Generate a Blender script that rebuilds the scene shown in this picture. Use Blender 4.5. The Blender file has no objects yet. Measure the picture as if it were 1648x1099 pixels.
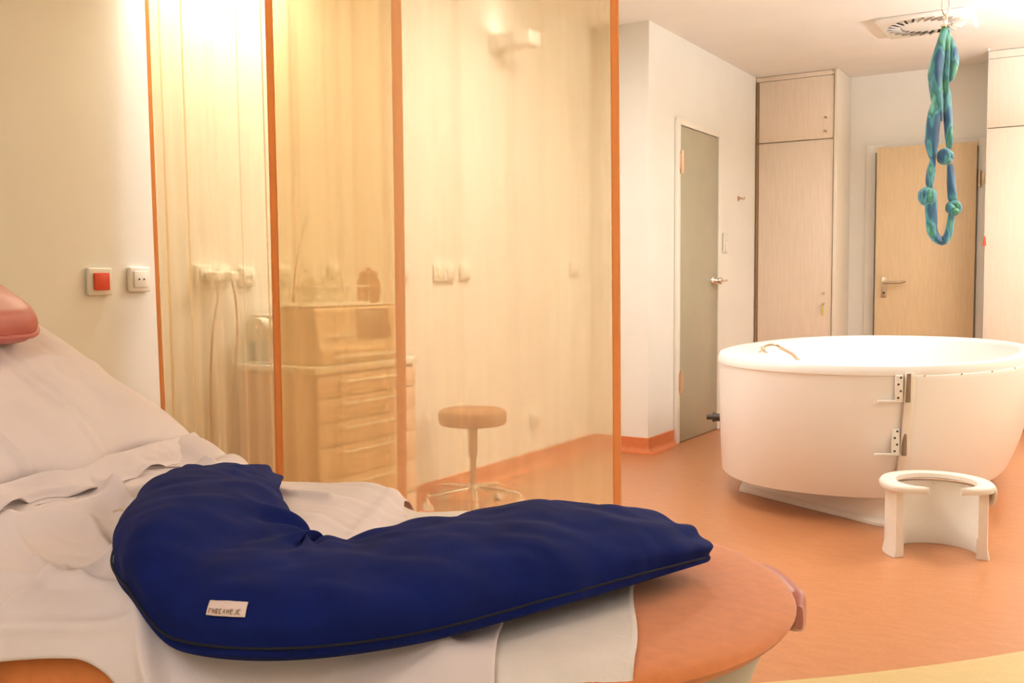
import bpy, bmesh, math, random
from mathutils import Vector, Matrix, noise
random.seed(7)
S = bpy.context.scene
COL = S.collection
PI = math.pi

# ------------------------------------------------------------------ camera
cam_d = bpy.data.cameras.new('camera'); cam = bpy.data.objects.new('camera', cam_d); COL.objects.link(cam)
S.camera = cam
cam_d.sensor_width = 36.0
cam_d.lens = 36.0 * 1600.0 / 1648.0
cam_d.clip_start = 0.05
pitch, roll, yaw = math.radians(3.54), math.radians(0.35), math.radians(31.6)
cam.matrix_world = (Matrix.Translation((0, 0, 1.08)) @ Matrix.Rotation(yaw, 4, 'Z')
                    @ Matrix.Rotation(PI / 2 - pitch, 4, 'X') @ Matrix.Rotation(-roll, 4, 'Z'))

# ------------------------------------------------------------------ world, exposure, lamps
S.view_settings.view_transform = 'Standard'
S.view_settings.look = 'None'
S.view_settings.gamma = 1.0
S.view_settings.use_curve_mapping = False
S.view_settings.exposure = 0.12
w = bpy.data.worlds.new('world'); S.world = w; w.use_nodes = True
w.node_tree.nodes['Background'].inputs[0].default_value = (1.0, 0.85, 0.68, 1)
w.node_tree.nodes['Background'].inputs[1].default_value = 0.1

LAMP_COL = (0.98, 1.0, 1.08)
COOL_COL = (0.97, 1.0, 0.90)
def area_lamp(name, loc, rot, sx, sy, power, col, parent=None):
    d = bpy.data.lights.new(name, 'AREA'); d.shape = 'RECTANGLE'; d.size = sx; d.size_y = sy
    d.energy = power; d.color = col
    o = bpy.data.objects.new(name, d); COL.objects.link(o); o.location = loc; o.rotation_euler = rot
    if parent: o.parent = parent
    return o
# invented ceiling panels out of view, added to light the room (their housings are built further down)
ADDED_CEIL_LAMPS = [((-1.80, 3.95), 27), ((0.75, 5.9), 1), ((0.9, 3.0), 1), ((-0.6, -0.9), 8)]
for (lx, ly), p in ADDED_CEIL_LAMPS:
    area_lamp('added_panel_light', (lx, ly, 2.585), (0, 0, 0), 0.55, 1.15, p, LAMP_COL)
# uplighters washing the ceiling: first the wall fitting, then added unseen pendants
UPLIGHTS = [((-2.72, 4.5, 2.372), 0.22, 0.10, 0.4), ((0.75, 6.1, 2.12), 0.3, 0.3, 165), ((2.2, 3.2, 2.2), 0.3, 0.3, 22), ((0.9, -1.6, 2.2), 0.3, 0.3, 27)]
for (ux, uy, uz), usx, usy, p in UPLIGHTS:
    area_lamp('uplighter_light', (ux, uy, uz), (PI, 0, 0), usx, usy, p, LAMP_COL)
# added tube lamp out of view, for the bright glow behind the curtain
area_lamp('added_tube_light', (-2.69, 2.66, 2.325), (0, math.radians(-8), 0), 0.12, 0.60, 13, COOL_COL)

# ------------------------------------------------------------------ materials
def lin(c):
    def f(v):
        v /= 255.0
        return v / 12.92 if v <= 0.04045 else ((v + 0.055) / 1.055) ** 2.4
    return tuple(f(v) for v in c) + (1.0,)

def mat(name, rgb, rough=0.6, metal=0.0, var=0.0, scale=20.0, bump=0.0, bscale=200.0, spec=0.5, stretch=(1, 1, 1), sheen=0.0, rgb2=None, coat=0.0):
    m = bpy.data.materials.new(name); m.use_nodes = True
    nt = m.node_tree; b = nt.nodes['Principled BSDF']
    c = lin(rgb)
    b.inputs['Base Color'].default_value = c
    b.inputs['Roughness'].default_value = rough
    b.inputs['Metallic'].default_value = metal
    b.inputs['Specular IOR Level'].default_value = spec
    if sheen: b.inputs['Sheen Weight'].default_value = sheen
    if coat: b.inputs['Coat Weight'].default_value = coat; b.inputs['Coat Roughness'].default_value = 0.15
    tc = nt.nodes.new('ShaderNodeTexCoord'); mp = nt.nodes.new('ShaderNodeMapping')
    mp.inputs['Scale'].default_value = stretch
    nt.links.new(tc.outputs['Object'], mp.inputs['Vector'])
    if var > 0 or rgb2:
        n = nt.nodes.new('ShaderNodeTexNoise'); n.inputs['Scale'].default_value = scale; n.inputs['Detail'].default_value = 6
        nt.links.new(mp.outputs[0], n.inputs['Vector'])
        mx = nt.nodes.new('ShaderNodeMix'); mx.data_type = 'RGBA'
        c2 = lin(rgb2) if rgb2 else tuple(max(0, v * (1 - var)) for v in c[:3]) + (1,)
        c1 = c if rgb2 else tuple(min(1, v * (1 + var * 0.5)) for v in c[:3]) + (1,)
        mx.inputs['A'].default_value = c1; mx.inputs['B'].default_value = c2
        rp = nt.nodes.new('ShaderNodeMapRange'); rp.inputs['From Min'].default_value = 0.35; rp.inputs['From Max'].default_value = 0.65
        nt.links.new(n.outputs['Fac'], rp.inputs['Value']); nt.links.new(rp.outputs[0], mx.inputs['Factor'])
        nt.links.new(mx.outputs['Result'], b.inputs['Base Color'])
    if bump > 0:
        n2 = nt.nodes.new('ShaderNodeTexNoise'); n2.inputs['Scale'].default_value = bscale; n2.inputs['Detail'].default_value = 3
        nt.links.new(mp.outputs[0], n2.inputs['Vector'])
        bp = nt.nodes.new('ShaderNodeBump'); bp.inputs['Strength'].default_value = bump; bp.inputs['Distance'].default_value = 0.002
        nt.links.new(n2.outputs['Fac'], bp.inputs['Height']); nt.links.new(bp.outputs[0], b.inputs['Normal'])
    return m

M = {}
M['wall'] = mat('wall_paint', (243, 238, 226), 0.8, var=0.02, scale=3, bump=0.15, bscale=120)
M['ceiling'] = mat('ceiling_paint', (245, 238, 228), 0.9, var=0.02, scale=3)
M['white'] = mat('white_plastic', (244, 240, 232), 0.35, var=0.01, scale=5)
M['socket'] = mat('socket_plastic', (242, 236, 222), 0.35, var=0.01, scale=5)
M['tub'] = mat('white_acrylic', (250, 247, 242), 0.28, var=0.01, scale=2, spec=0.4)
M['stool_white'] = mat('white_moulded_plastic', (240, 232, 218), 0.4, var=0.03, scale=8)
M['skirting'] = mat('orange_skirting', (214, 122, 70), 0.4, var=0.06, scale=30)
M['orange'] = mat('orange_cloth', (226, 134, 70), 0.75, var=0.06, scale=60, bump=0.25, bscale=700, sheen=0.3)
M['pink'] = mat('pink_vinyl', (196, 106, 96), 0.38, var=0.04, scale=10)
M['rose'] = mat('rose_vinyl', (205, 132, 118), 0.38, var=0.04, scale=10)
M['sheet'] = mat('white_linen', (240, 226, 224), 0.85, var=0.03, scale=9, bump=0.2, bscale=500)
M['pad'] = mat('white_crepe_paper', (240, 230, 222), 0.85, var=0.03, scale=25, bump=0.5, bscale=160)
M['navy'] = mat('navy_cotton', (13, 30, 98), 0.9, var=0.2, scale=14, bump=0.35, bscale=600, spec=0.2)
M['navy_dark'] = mat('navy_piping', (8, 12, 34), 0.8, var=0.1, scale=30)
M['tag'] = mat('label_ribbon', (238, 214, 206), 0.7, var=0.03, scale=80)
M['ink'] = mat('label_ink', (150, 118, 92), 0.8)
M['grey'] = mat('grey_enamel', (186, 178, 168), 0.4, var=0.02, scale=6)
M['steel'] = mat('brushed_steel', (196, 178, 150), 0.32, metal=0.85, var=0.05, scale=50)
M['chrome'] = mat('chrome', (235, 228, 215), 0.12, metal=1.0, var=0.02, scale=10)
M['copper'] = mat('warm_metal', (214, 180, 150), 0.4, metal=0.6, var=0.04, scale=40)
M['dark'] = mat('dark_metal', (70, 62, 54), 0.5, metal=0.3, var=0.1, scale=30)
M['hinge'] = mat('brown_grey_metal', (150, 130, 110), 0.5, metal=0.3, var=0.1, scale=30)
M['rubber'] = mat('black_rubber', (36, 32, 30), 0.7, var=0.1, scale=40)
M['glass'] = mat('frosted_grey_glass', (176, 168, 142), 0.3, var=0.04, scale=6)
M['frame_white'] = mat('white_frame', (246, 238, 222), 0.45, var=0.01, scale=4)
M['doorwood'] = mat('tan_door_laminate', (222, 194, 152), 0.5, var=0.05, scale=7, stretch=(12, 12, 1))
M['birch'] = mat('pale_birch', (240, 220, 196), 0.45, var=0.05, scale=5, stretch=(14, 14, 1))
M['birch_pale'] = mat('whitened_birch', (242, 230, 210), 0.45, var=0.03, scale=5, stretch=(14, 14, 1))
M['gap'] = mat('brown_joint_gap', (150, 118, 80), 0.8)  # brown of the filler strip beside the cupboard doors
M['cab'] = mat('drawer_laminate', (236, 200, 168), 0.5, var=0.03, scale=8)
M['cab_top'] = mat('white_worktop', (246, 240, 230), 0.35, var=0.02, scale=8)
M['red'] = mat('red_plastic', (222, 76, 44), 0.4, var=0.04, scale=30)
M['vent_dark'] = mat('vent_slot', (44, 36, 30), 0.9, var=0.1, scale=60)
M['vent_grey'] = mat('vent_blade', (196, 184, 168), 0.5, var=0.05, scale=60)
M['stool_seat'] = mat('brown_vinyl', (168, 112, 66), 0.5, var=0.05, scale=14)
M['tan_cloth'] = mat('tan_pot_glaze', (176, 110, 60), 0.5, var=0.08, scale=20)
M['screen'] = mat('grey_screen', (150, 100, 66), 0.3, var=0.05, scale=10)
M['monitor'] = mat('monitor_casing', (226, 190, 150), 0.5, var=0.03, scale=10)
M['twig'] = mat('brown_twig', (150, 92, 48), 0.8, var=0.2, scale=60)
M['petal'] = mat('white_petal', (250, 244, 230), 0.6, var=0.03, scale=60)
M['yellow_key'] = mat('yellow_tag', (214, 196, 84), 0.5, var=0.05, scale=60)
M['cable'] = mat('ivory_cable', (214, 180, 140), 0.5, var=0.03, scale=60)
M['diffuser'] = mat('lamp_diffuser', (255, 246, 230), 0.5)
b_ = M['diffuser'].node_tree.nodes['Principled BSDF']
b_.inputs['Emission Color'].default_value = (1.0, 0.86, 0.66, 1); b_.inputs['Emission Strength'].default_value = 4.0  # glow of the added ceiling and tube lamps

def floor_material():
    m = mat('orange_linoleum', (218, 148, 92), 0.3, bump=0.06, bscale=40, spec=0.45)
    nt = m.node_tree; b = nt.nodes['Principled BSDF']
    geo = nt.nodes.new('ShaderNodeNewGeometry')
    mp = nt.nodes.new('ShaderNodeMapping'); mp.inputs['Scale'].default_value = (1.0, 3.2, 1.0); mp.inputs['Rotation'].default_value = (0, 0, -0.5)
    nt.links.new(geo.outputs['Position'], mp.inputs['Vector'])
    n = nt.nodes.new('ShaderNodeTexNoise'); n.inputs['Scale'].default_value = 11; n.inputs['Detail'].default_value = 8; n.inputs['Roughness'].default_value = 0.65
    nt.links.new(mp.outputs[0], n.inputs['Vector'])
    n3 = nt.nodes.new('ShaderNodeTexNoise'); n3.inputs['Scale'].default_value = 90; n3.inputs['Detail'].default_value = 3
    nt.links.new(mp.outputs[0], n3.inputs['Vector'])
    ad = nt.nodes.new('ShaderNodeMath'); ad.operation = 'ADD'
    nt.links.new(n.outputs['Fac'], ad.inputs[0]); nt.links.new(n3.outputs['Fac'], ad.inputs[1])
    r = nt.nodes.new('ShaderNodeMapRange'); r.inputs['From Min'].default_value = 0.75; r.inputs['From Max'].default_value = 1.25
    nt.links.new(ad.outputs[0], r.inputs['Value'])
    def two(c1, c2):
        mx = nt.nodes.new('ShaderNodeMix'); mx.data_type = 'RGBA'
        mx.inputs['A'].default_value = lin(c1); mx.inputs['B'].default_value = lin(c2)
        nt.links.new(r.outputs[0], mx.inputs['Factor']); return mx
    orange = two((182, 119, 76), (198, 135, 90)); yellow = two((200, 172, 116), (211, 186, 130))
    # inlaid yellow field outside a large circle on the floor
    d = nt.nodes.new('ShaderNodeVectorMath'); d.operation = 'DISTANCE'; d.inputs[1].default_value = FLOOR_INLAY[0]
    nt.links.new(geo.outputs['Position'], d.inputs[0])
    lt = nt.nodes.new('ShaderNodeMath'); lt.operation = 'GREATER_THAN'; lt.inputs[1].default_value = FLOOR_INLAY[1]
    nt.links.new(d.outputs['Value'], lt.inputs[0])
    mx = nt.nodes.new('ShaderNodeMix'); mx.data_type = 'RGBA'
    nt.links.new(lt.outputs[0], mx.inputs['Factor']); nt.links.new(orange.outputs['Result'], mx.inputs['A']); nt.links.new(yellow.outputs['Result'], mx.inputs['B'])
    nt.links.new(mx.outputs['Result'], b.inputs['Base Color'])
    return m
FLOOR_INLAY = ((-3.675, 5.882, 0.0), 4.392)
M['floor'] = floor_material()

def sheer_material(name, trans, veil, fac):
    m = bpy.data.materials.new(name); m.use_nodes = True
    nt = m.node_tree; nt.nodes.clear()
    out = nt.nodes.new('ShaderNodeOutputMaterial')
    tr = nt.nodes.new('ShaderNodeBsdfTransparent'); tr.inputs[0].default_value = tuple(trans) + (1,)
    df = nt.nodes.new('ShaderNodeBsdfDiffuse'); tl = nt.nodes.new('ShaderNodeBsdfTranslucent')
    df.inputs[0].default_value = tuple(veil) + (1,); tl.inputs[0].default_value = tuple(veil) + (1,)
    mixd = nt.nodes.new('ShaderNodeMixShader'); mixd.inputs[0].default_value = 0.62
    nt.links.new(df.outputs[0], mixd.inputs[1]); nt.links.new(tl.outputs[0], mixd.inputs[2])
    # a woven cloth looks denser the more obliquely it is seen
    lw = nt.nodes.new('ShaderNodeLayerWeight'); lw.inputs['Blend'].default_value = 0.18
    ad = nt.nodes.new('ShaderNodeMath'); ad.operation = 'MULTIPLY_ADD'; ad.inputs[1].default_value = 0.30; ad.use_clamp = True
    nt.links.new(lw.outputs['Facing'], ad.inputs[0]); 
    geo = nt.nodes.new('ShaderNodeNewGeometry'); mp = nt.nodes.new('ShaderNodeMapping'); mp.inputs['Scale'].default_value = (16, 16, .5)
    nt.links.new(geo.outputs['Position'], mp.inputs['Vector'])
    n = nt.nodes.new('ShaderNodeTexNoise'); n.inputs['Scale'].default_value = 1.0; n.inputs['Detail'].default_value = 2
    nt.links.new(mp.outputs[0], n.inputs['Vector'])
    r = nt.nodes.new('ShaderNodeMapRange'); r.inputs['From Min'].default_value = 0.3; r.inputs['From Max'].default_value = 0.7
    r.inputs['To Min'].default_value = fac - 0.04; r.inputs['To Max'].default_value = fac + 0.04
    nt.links.new(n.outputs['Fac'], r.inputs['Value']); nt.links.new(r.outputs[0], ad.inputs[2])
    mix = nt.nodes.new('ShaderNodeMixShader')
    nt.links.new(ad.outputs[0], mix.inputs[0]); nt.links.new(tr.outputs[0], mix.inputs[1]); nt.links.new(mixd.outputs[0], mix.inputs[2])
    nt.links.new(mix.outputs[0], out.inputs['Surface'])
    return m
M['sheer'] = sheer_material('sheer_yellow_organza', (0.87, 0.79, 0.61), (0.82, 0.62, 0.36), 0.345)
M['hem'] = sheer_material('orange_hem_tape', (1.0, 0.75, 0.5), (0.88, 0.52, 0.27), 0.80)

def scarf_material():
    m = mat('batik_scarf', (60, 150, 140), 0.6, sheen=0.3)
    nt = m.node_tree; b = nt.nodes['Principled BSDF']
    tc = nt.nodes.new('ShaderNodeTexCoord')
    mp = nt.nodes.new('ShaderNodeMapping'); mp.inputs['Scale'].default_value = (11, 11, 3.5)
    nt.links.new(tc.outputs['Object'], mp.inputs['Vector'])
    n = nt.nodes.new('ShaderNodeTexNoise'); n.inputs['Scale'].default_value = 1.3; n.inputs['Detail'].default_value = 2
    nt.links.new(mp.outputs[0], n.inputs['Vector'])
    cr = nt.nodes.new('ShaderNodeValToRGB'); e = cr.color_ramp.elements
    e[0].position = 0.32; e[0].color = lin((14, 56, 88)); e[1].position = 0.70; e[1].color = lin((112, 174, 158))
    for p, c in ((0.45, (22, 84, 116)), (0.50, (74, 146, 146)), (0.55, (32, 96, 112)), (0.59, (70, 140, 92)), (0.63, (96, 168, 164))):
        k = e.new(p); k.color = lin(c)
    nt.links.new(n.outputs['Fac'], cr.inputs[0]); nt.links.new(cr.outputs[0], b.inputs['Base Color'])
    return m
M['scarf'] = scarf_material()

# ------------------------------------------------------------------ mesh helpers
class MB:
    def __init__(s): s.bm = bmesh.new()
    def box(s, lo, hi, bevel=0.0, seg=2, mx=None):
        lo, hi = Vector(lo), Vector(hi)
        r = bmesh.ops.create_cube(s.bm, size=1.0)
        vs = r['verts']; c = (lo + hi) / 2; d = hi - lo
        for v in vs: v.co = Vector((v.co.x * d.x + c.x, v.co.y * d.y + c.y, v.co.z * d.z + c.z))
        if bevel > 0:
            es = list({e for v in vs for e in v.link_edges})
            rb = bmesh.ops.bevel(s.bm, geom=es, offset=bevel, segments=seg, affect='EDGES', profile=0.5)
            vs = list({v for f in rb['faces'] for v in f.verts} | {v for v in vs if v.is_valid})
        if mx is not None:
            for v in vs: v.co = mx @ v.co
        return s
    def rings(s, rings, cap0=True, cap1=True, closed=True):
        vr = [[s.bm.verts.new(p) for p in r] for r in rings]
        for a, b in zip(vr, vr[1:]):
            n = len(a)
            for i in range(n if closed else n - 1):
                j = (i + 1) % n
                try: s.bm.faces.new((a[i], a[j], b[j], b[i]))
                except ValueError: pass
        if closed and cap0: s.bm.faces.new(list(reversed(vr[0])))
        if closed and cap1: s.bm.faces.new(vr[-1])
        return vr
    def lathe(s, prof, c=(0, 0, 0), n=32, axis=None):
        mx = Matrix.Translation(c)
        if axis is not None: mx = mx @ Vector((0, 0, 1)).rotation_difference(Vector(axis)).to_matrix().to_4x4()
        s.rings([[mx @ Vector((r * math.cos(2 * PI * k / n), r * math.sin(2 * PI * k / n), z)) for k in range(n)] for r, z in prof])
        return s
    def cyl(s, p0, p1, r, r1=None, n=20):
        p0, p1 = Vector(p0), Vector(p1); d = (p1 - p0)
        return s.lathe([(r, 0), (r if r1 is None else r1, d.length)], p0, n, d.normalized())
    def tube(s, pts, r, n=10, taper=None, caps=True):
        pts = [Vector(p) for p in pts]; rings = []
        ref = None
        for i, p in enumerate(pts):
            t = (pts[min(i + 1, len(pts) - 1)] - pts[max(i - 1, 0)]).normalized()
            if ref is None:
                ref = t.orthogonal().normalized()
            ref = (ref - t * ref.dot(t)).normalized(); q = t.cross(ref)
            rr = taper[i] if taper else r
            if not isinstance(rr, tuple): rr = (rr, rr)
            rings.append([p + ref * rr[0] * math.cos(2 * PI * k / n) + q * rr[1] * math.sin(2 * PI * k / n) for k in range(n)])
        s.rings(rings, caps, caps); return s
    def grid(s, f, nu, nv):
        vs = [[s.bm.verts.new(f(i / nu, j / nv)) for j in range(nv + 1)] for i in range(nu + 1)]
        for i in range(nu):
            for j in range(nv): s.bm.faces.new((vs[i][j], vs[i + 1][j], vs[i + 1][j + 1], vs[i][j + 1]))
        return s
    def prism(s, poly, z0, z1):
        s.rings([[Vector((x, y, z0)) for x, y in poly], [Vector((x, y, z1)) for x, y in poly]]); return s
    def xform(s, mx):
        for v in s.bm.verts: v.co = mx @ v.co
        return s
    def build(s, name, m, parent=None, smooth=35, mods=(), loc=None):
        bmesh.ops.recalc_face_normals(s.bm, faces=s.bm.faces[:])
        me = bpy.data.meshes.new(name)
        base = Vector((0, 0, 0))
        if parent is not None and parent.get('_base'): base = Vector(parent['_base'])
        if loc is not None: base = Vector(loc)
        if base.length > 0:
            for v in s.bm.verts: v.co -= base
        s.bm.to_mesh(me); s.bm.free()
        if smooth:
            for p in me.polygons: p.use_smooth = True
            me.set_sharp_from_angle(angle=math.radians(smooth))
        o = bpy.data.objects.new(name, me); COL.objects.link(o)
        me.materials.append(m)
        if parent is not None:
            o.parent = parent
            if parent.type == 'EMPTY' or loc is None: pass
        elif loc is not None: o.location = base
        for kind, kw in mods:
            md = o.modifiers.new(kind.lower(), kind)
            for k, v in kw.items(): setattr(md, k, v)
        return o

def tag(o, label=None, cat=None, group=None, kind=None):
    if label: o['label'] = label
    if cat: o['category'] = cat
    if group: o['group'] = group
    if kind: o['kind'] = kind
    return o
def thing(name, base, label, cat, group=None, kind=None):
    o = bpy.data.objects.new(name, None); COL.objects.link(o); o.empty_display_size = 0.1
    o.location = base
    o['_b'] = 0
    BASE[o.name] = Vector(base)
    return tag(o, label, cat, group, kind)
BASE = {}
def part(mb, name, m, parent, smooth=35, mods=(), label=None):
    """world-coordinate mesh parented to a thing (or to a part): local coordinates are relative to the thing's base"""
    root = parent
    while root.parent: root = root.parent
    base = BASE.get(root.name, Vector((0, 0, 0)))
    o = mb.build(name, m, None, smooth, mods)
    for v in o.data.vertices: v.co -= base
    o.parent = parent
    if label: o['label'] = label
    return o
def single(mb, name, m, label, cat, base, smooth=35, mods=(), group=None):
    o = mb.build(name, m, None, smooth, mods, loc=base)
    return tag(o, label, cat, group)
def struct(mb, name, m, smooth=0):
    o = mb.build(name, m, None, smooth); o['kind'] = 'structure'; return o
def catmull(pts, n):
    pts = [Vector(p) for p in pts]; out = []
    for i in range(len(pts) - 1):
        p0, p1, p2, p3 = pts[max(i - 1, 0)], pts[i], pts[i + 1], pts[min(i + 2, len(pts) - 1)]
        for k in range(n):
            t = k / n
            out.append(0.5 * ((2 * p1) + (p2 - p0) * t + (2 * p0 - 5 * p1 + 4 * p2 - p3) * t * t + (3 * p1 - p0 - 3 * p2 + p3) * t ** 3))
    out.append(pts[-1]); return out
def sstep(a, b, x):
    t = max(0.0, min(1.0, (x - a) / (b - a))); return t * t * (3 - 2 * t)
def fbm(p, o=4):
    return noise.fractal(Vector(p), 1.0, 2.0, o)

# ------------------------------------------------------------------ room shell
CZ = 2.64
W1, W2, YJ, YC, YB, XR, YF = -2.865, -2.487, 5.644, 7.69, 8.10, 3.0, -2.6
struct(MB().box((W1 - 0.1, YF - 0.1, -0.1), (XR + 0.1, YB + 0.1, 0)), 'floor', M['floor'])
struct(MB().box((W1 - 0.1, YF - 0.1, CZ), (XR + 0.1, YB + 0.1, CZ + 0.1)), 'ceiling', M['ceiling'])
struct(MB().box((W1 - 0.1, YF, 0), (W1, YJ, CZ)), 'wall_left', M['wall'])
struct(MB().box((W1 - 0.1, YJ, 0), (W2, YB, CZ)), 'wall_left_far', M['wall'])
struct(MB().box((W1 - 0.1, YB, 0), (XR + 0.1, YB + 0.1, CZ)), 'wall_back', M['wall'])
struct(MB().box((XR, YF, 0), (XR + 0.1, YB, CZ)), 'wall_right', M['wall'])
struct(MB().box((W1 - 0.1, YF - 0.1, 0), (XR + 0.1, YF, CZ)), 'wall_front', M['wall'])
# coved skirting: the floor covering turned up 9 cm on the walls with a hollow at the foot
def cove(path, name):
    prof = [(0.004, 0.098), (0.008, 0.094), (0.008, 0.035), (0.014, 0.016), (0.030, 0.004), (0.045, 0.0012), (0.0, 0.0012), (0.0, 0.098)]
    mb = MB(); rings = []
    for i, p in enumerate(path):
        p = Vector(p)
        dn = []
        if i > 0: d = (p - Vector(path[i - 1])).normalized(); dn.append(Vector((d.y, -d.x)))
        if i < len(path) - 1: d = (Vector(path[i + 1]) - p).normalized(); dn.append(Vector((d.y, -d.x)))
        n = sum(dn, Vector((0, 0))); n = n.normalized() / max(0.3, n.normalized().dot(dn[0]))
        rings.append([Vector((p.x + n.x * a, p.y + n.y * a, z)) for a, z in prof])
    mb.rings(rings)
    return struct(mb, name, M['skirting'], 40)
E_ = 0.001
cove([(W1 + E_, YF + 0.05), (W1 + E_, YJ - E_), (W2 + E_, YJ - E_), (W2 + E_, 6.045)], 'baseboard_left')
cove([(W2 + E_, 6.865), (W2 + E_, YC - 0.01)], 'baseboard_left_far')

# ------------------------------------------------------------------ doors
# grey frosted door in the left wall
d1 = thing('door_1', (W2, 6.45, 0), 'narrow grey frosted door with a round chrome lock in the white side wall', 'door', kind='structure')
fy0, fy1, ft = 6.052, 6.852, 2.115
mb = MB()
for lo, hi in (((W2 + .001, fy0, 0.001), (W2 + .028, fy0 + .042, ft)), ((W2 + .001, fy1 - .042, 0.001), (W2 + .028, fy1, ft)), ((W2 + .001, fy0 + .042, ft - .042), (W2 + .028, fy1 - .042, ft))):
    mb.box(lo, hi, 0.004)
part(mb, 'door_frame', M['frame_white'], d1)
part(MB().box((W2 + .002, fy0 + .046, 0.006), (W2 + .02, fy1 - .046, ft - .047), 0.002), 'door_leaf', M['glass'], d1)
for hz in (1.835, 0.405):
    mb = MB().box((W2 + .021, fy0 + .02, hz - .055), (W2 + .035, fy0 + .09, hz + .055), 0.004)
    mb.cyl((W2 + .04, fy0 + .035, hz - .075), (W2 + .04, fy0 + .035, hz + .075), 0.011)
    part(mb, 'door_hinge', M['copper'], d1)
hy, hz = 6.70, 1.065
mb = MB().lathe([(0.034, 0), (0.034, 0.006), (0.03, 0.014), (0.022, 0.02), (0.016, 0.045), (0.02, 0.05), (0.026, 0.06), (0.024, 0.068), (0.0, 0.07)], (W2 + .021, hy, hz), 28, (1, 0, 0))
lk = part(mb, 'lock_rosette', M['chrome'], d1)
part(MB().tube([(W2 + .085, hy, hz), (W2 + .088, hy + .05, hz), (W2 + .086, hy + .10, hz + .002), (W2 + .078, hy + .135, hz + .003)], 0.009, 12), 'door_handle', M['chrome'], lk)

# tan door in the recess, slightly ajar, hinged on the right
d2 = thing('door_2', (-0.94, YB, 0), 'tan wooden door with steel lever handle standing slightly ajar in the recess between the cupboards', 'door', kind='structure')
mb = MB()
for lo, hi in (((-1.73, YB - .03, .001), (-1.66, YB - .001, 2.10)), ((-0.935, YB - .03, .001), (-0.865, YB - .001, 2.10)), ((-1.66, YB - .03, 2.04), (-0.935, YB - .001, 2.10))):
    mb.box(lo, hi, 0.004)
part(mb, 'door_frame', M['wall'], d2)
ang = math.radians(5.5)
mxd = Matrix.Translation((-0.945, YB - .032, 0)) @ Matrix.Rotation(ang, 4, 'Z')
leaf = part(MB().box((-0.69, -0.042, 0.008), (0.0, 0.0, 2.066), 0.003, mx=mxd), 'door_leaf', M['doorwood'], d2)
mb = MB().box((-0.645, -0.05, 0.93), (-0.605, -0.0425, 1.085), 0.003, mx=mxd)
pl_ = part(mb, 'lock_plate', M['steel'], leaf)
part(MB().lathe([(0.009, 0), (0.009, 0.003), (0, 0.003)], mxd @ Vector((-0.625, -0.0502, 0.965)), 14, (0.1, -1, 0)), 'keyhole', M['dark'], leaf)
mb = MB().tube([mxd @ Vector(p) for p in ((-0.625, -0.05, 1.045), (-0.625, -0.085, 1.045), (-0.615, -0.098, 1.045), (-0.56, -0.1, 1.044), (-0.50, -0.1, 1.043), (-0.468, -0.098, 1.056))], 0.0095, 12)
part(mb, 'lever_handle', M['steel'], leaf)
for hz in (1.80, 0.30):
    mb = MB().cyl((-0.925, YB - .046, hz - .06), (-0.925, YB - .046, hz + .06), 0.013)
    mb.box((-0.934, YB - .036, hz - .045), (-0.88, YB - .0305, hz + .045), 0.002)
    part(mb, 'door_hinge', M['steel'], d2)

# ------------------------------------------------------------------ built-in cupboards at the far end
tc_ = thing('tall_cupboard', (-2.2, YC, 0), 'tall pale birch cupboard with an upper and a lower door beside the white side wall', 'cupboard')
x0, x1 = W2 + .004, -1.875
part(MB().box((x0, YC + .022, 0.001), (x1, YB - .003, CZ - .002), 0.002), 'carcass', M['birch'], tc_)
part(MB().box((x0, YC + .004, 2.602), (x1, YC + .021, CZ - .003), 0.002), 'top_trim', M['birch'], tc_)
part(MB().box((x0 + .002, YC, 0.08), (x0 + .022, YC + .021, 2.60), 0.001), 'filler_strip', M['gap'], tc_)
for (za, zb, nm) in ((2.132, 2.598, 'upper_door'), (0.08, 2.122, 'lower_door')):
    dd = part(MB().box((x0 + .026, YC, za), (x1 - .012, YC + .021, zb), 0.002), nm, M['birch'], tc_)
    zl = (2.287, 2.183) if nm == 'upper_door' else (0.965, 0.885)
    for z in zl:
        mb = MB().lathe([(0.008, 0), (0.008, 0.006), (0.005, 0.014), (0.009, 0.02), (0.0, 0.022)], (-1.945, YC - .001, z), 14, (0, -1, 0))
        part(mb, 'cupboard_knob', M['steel'], dd)
part(MB().box((x1 - .006, YC - .012, 0.001), (x1 + .018, YB - .003, CZ - .002), 0.002), 'side_panel', M['birch_pale'], tc_)
kt = single(MB().box((-1.955, YC - .021, .80), (-1.94, YC - .0165, .862), .002).tube([(-1.947, YC - .018, .86), (-1.946, YC - .019, .878), (-1.945, YC - .013, .884)], .0018, 8),
            'key_tag', M['yellow_key'], 'small yellow key tag hanging from the lower birch cupboard door', 'key tag', (-1.947, YC - .02, .80))

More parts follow.
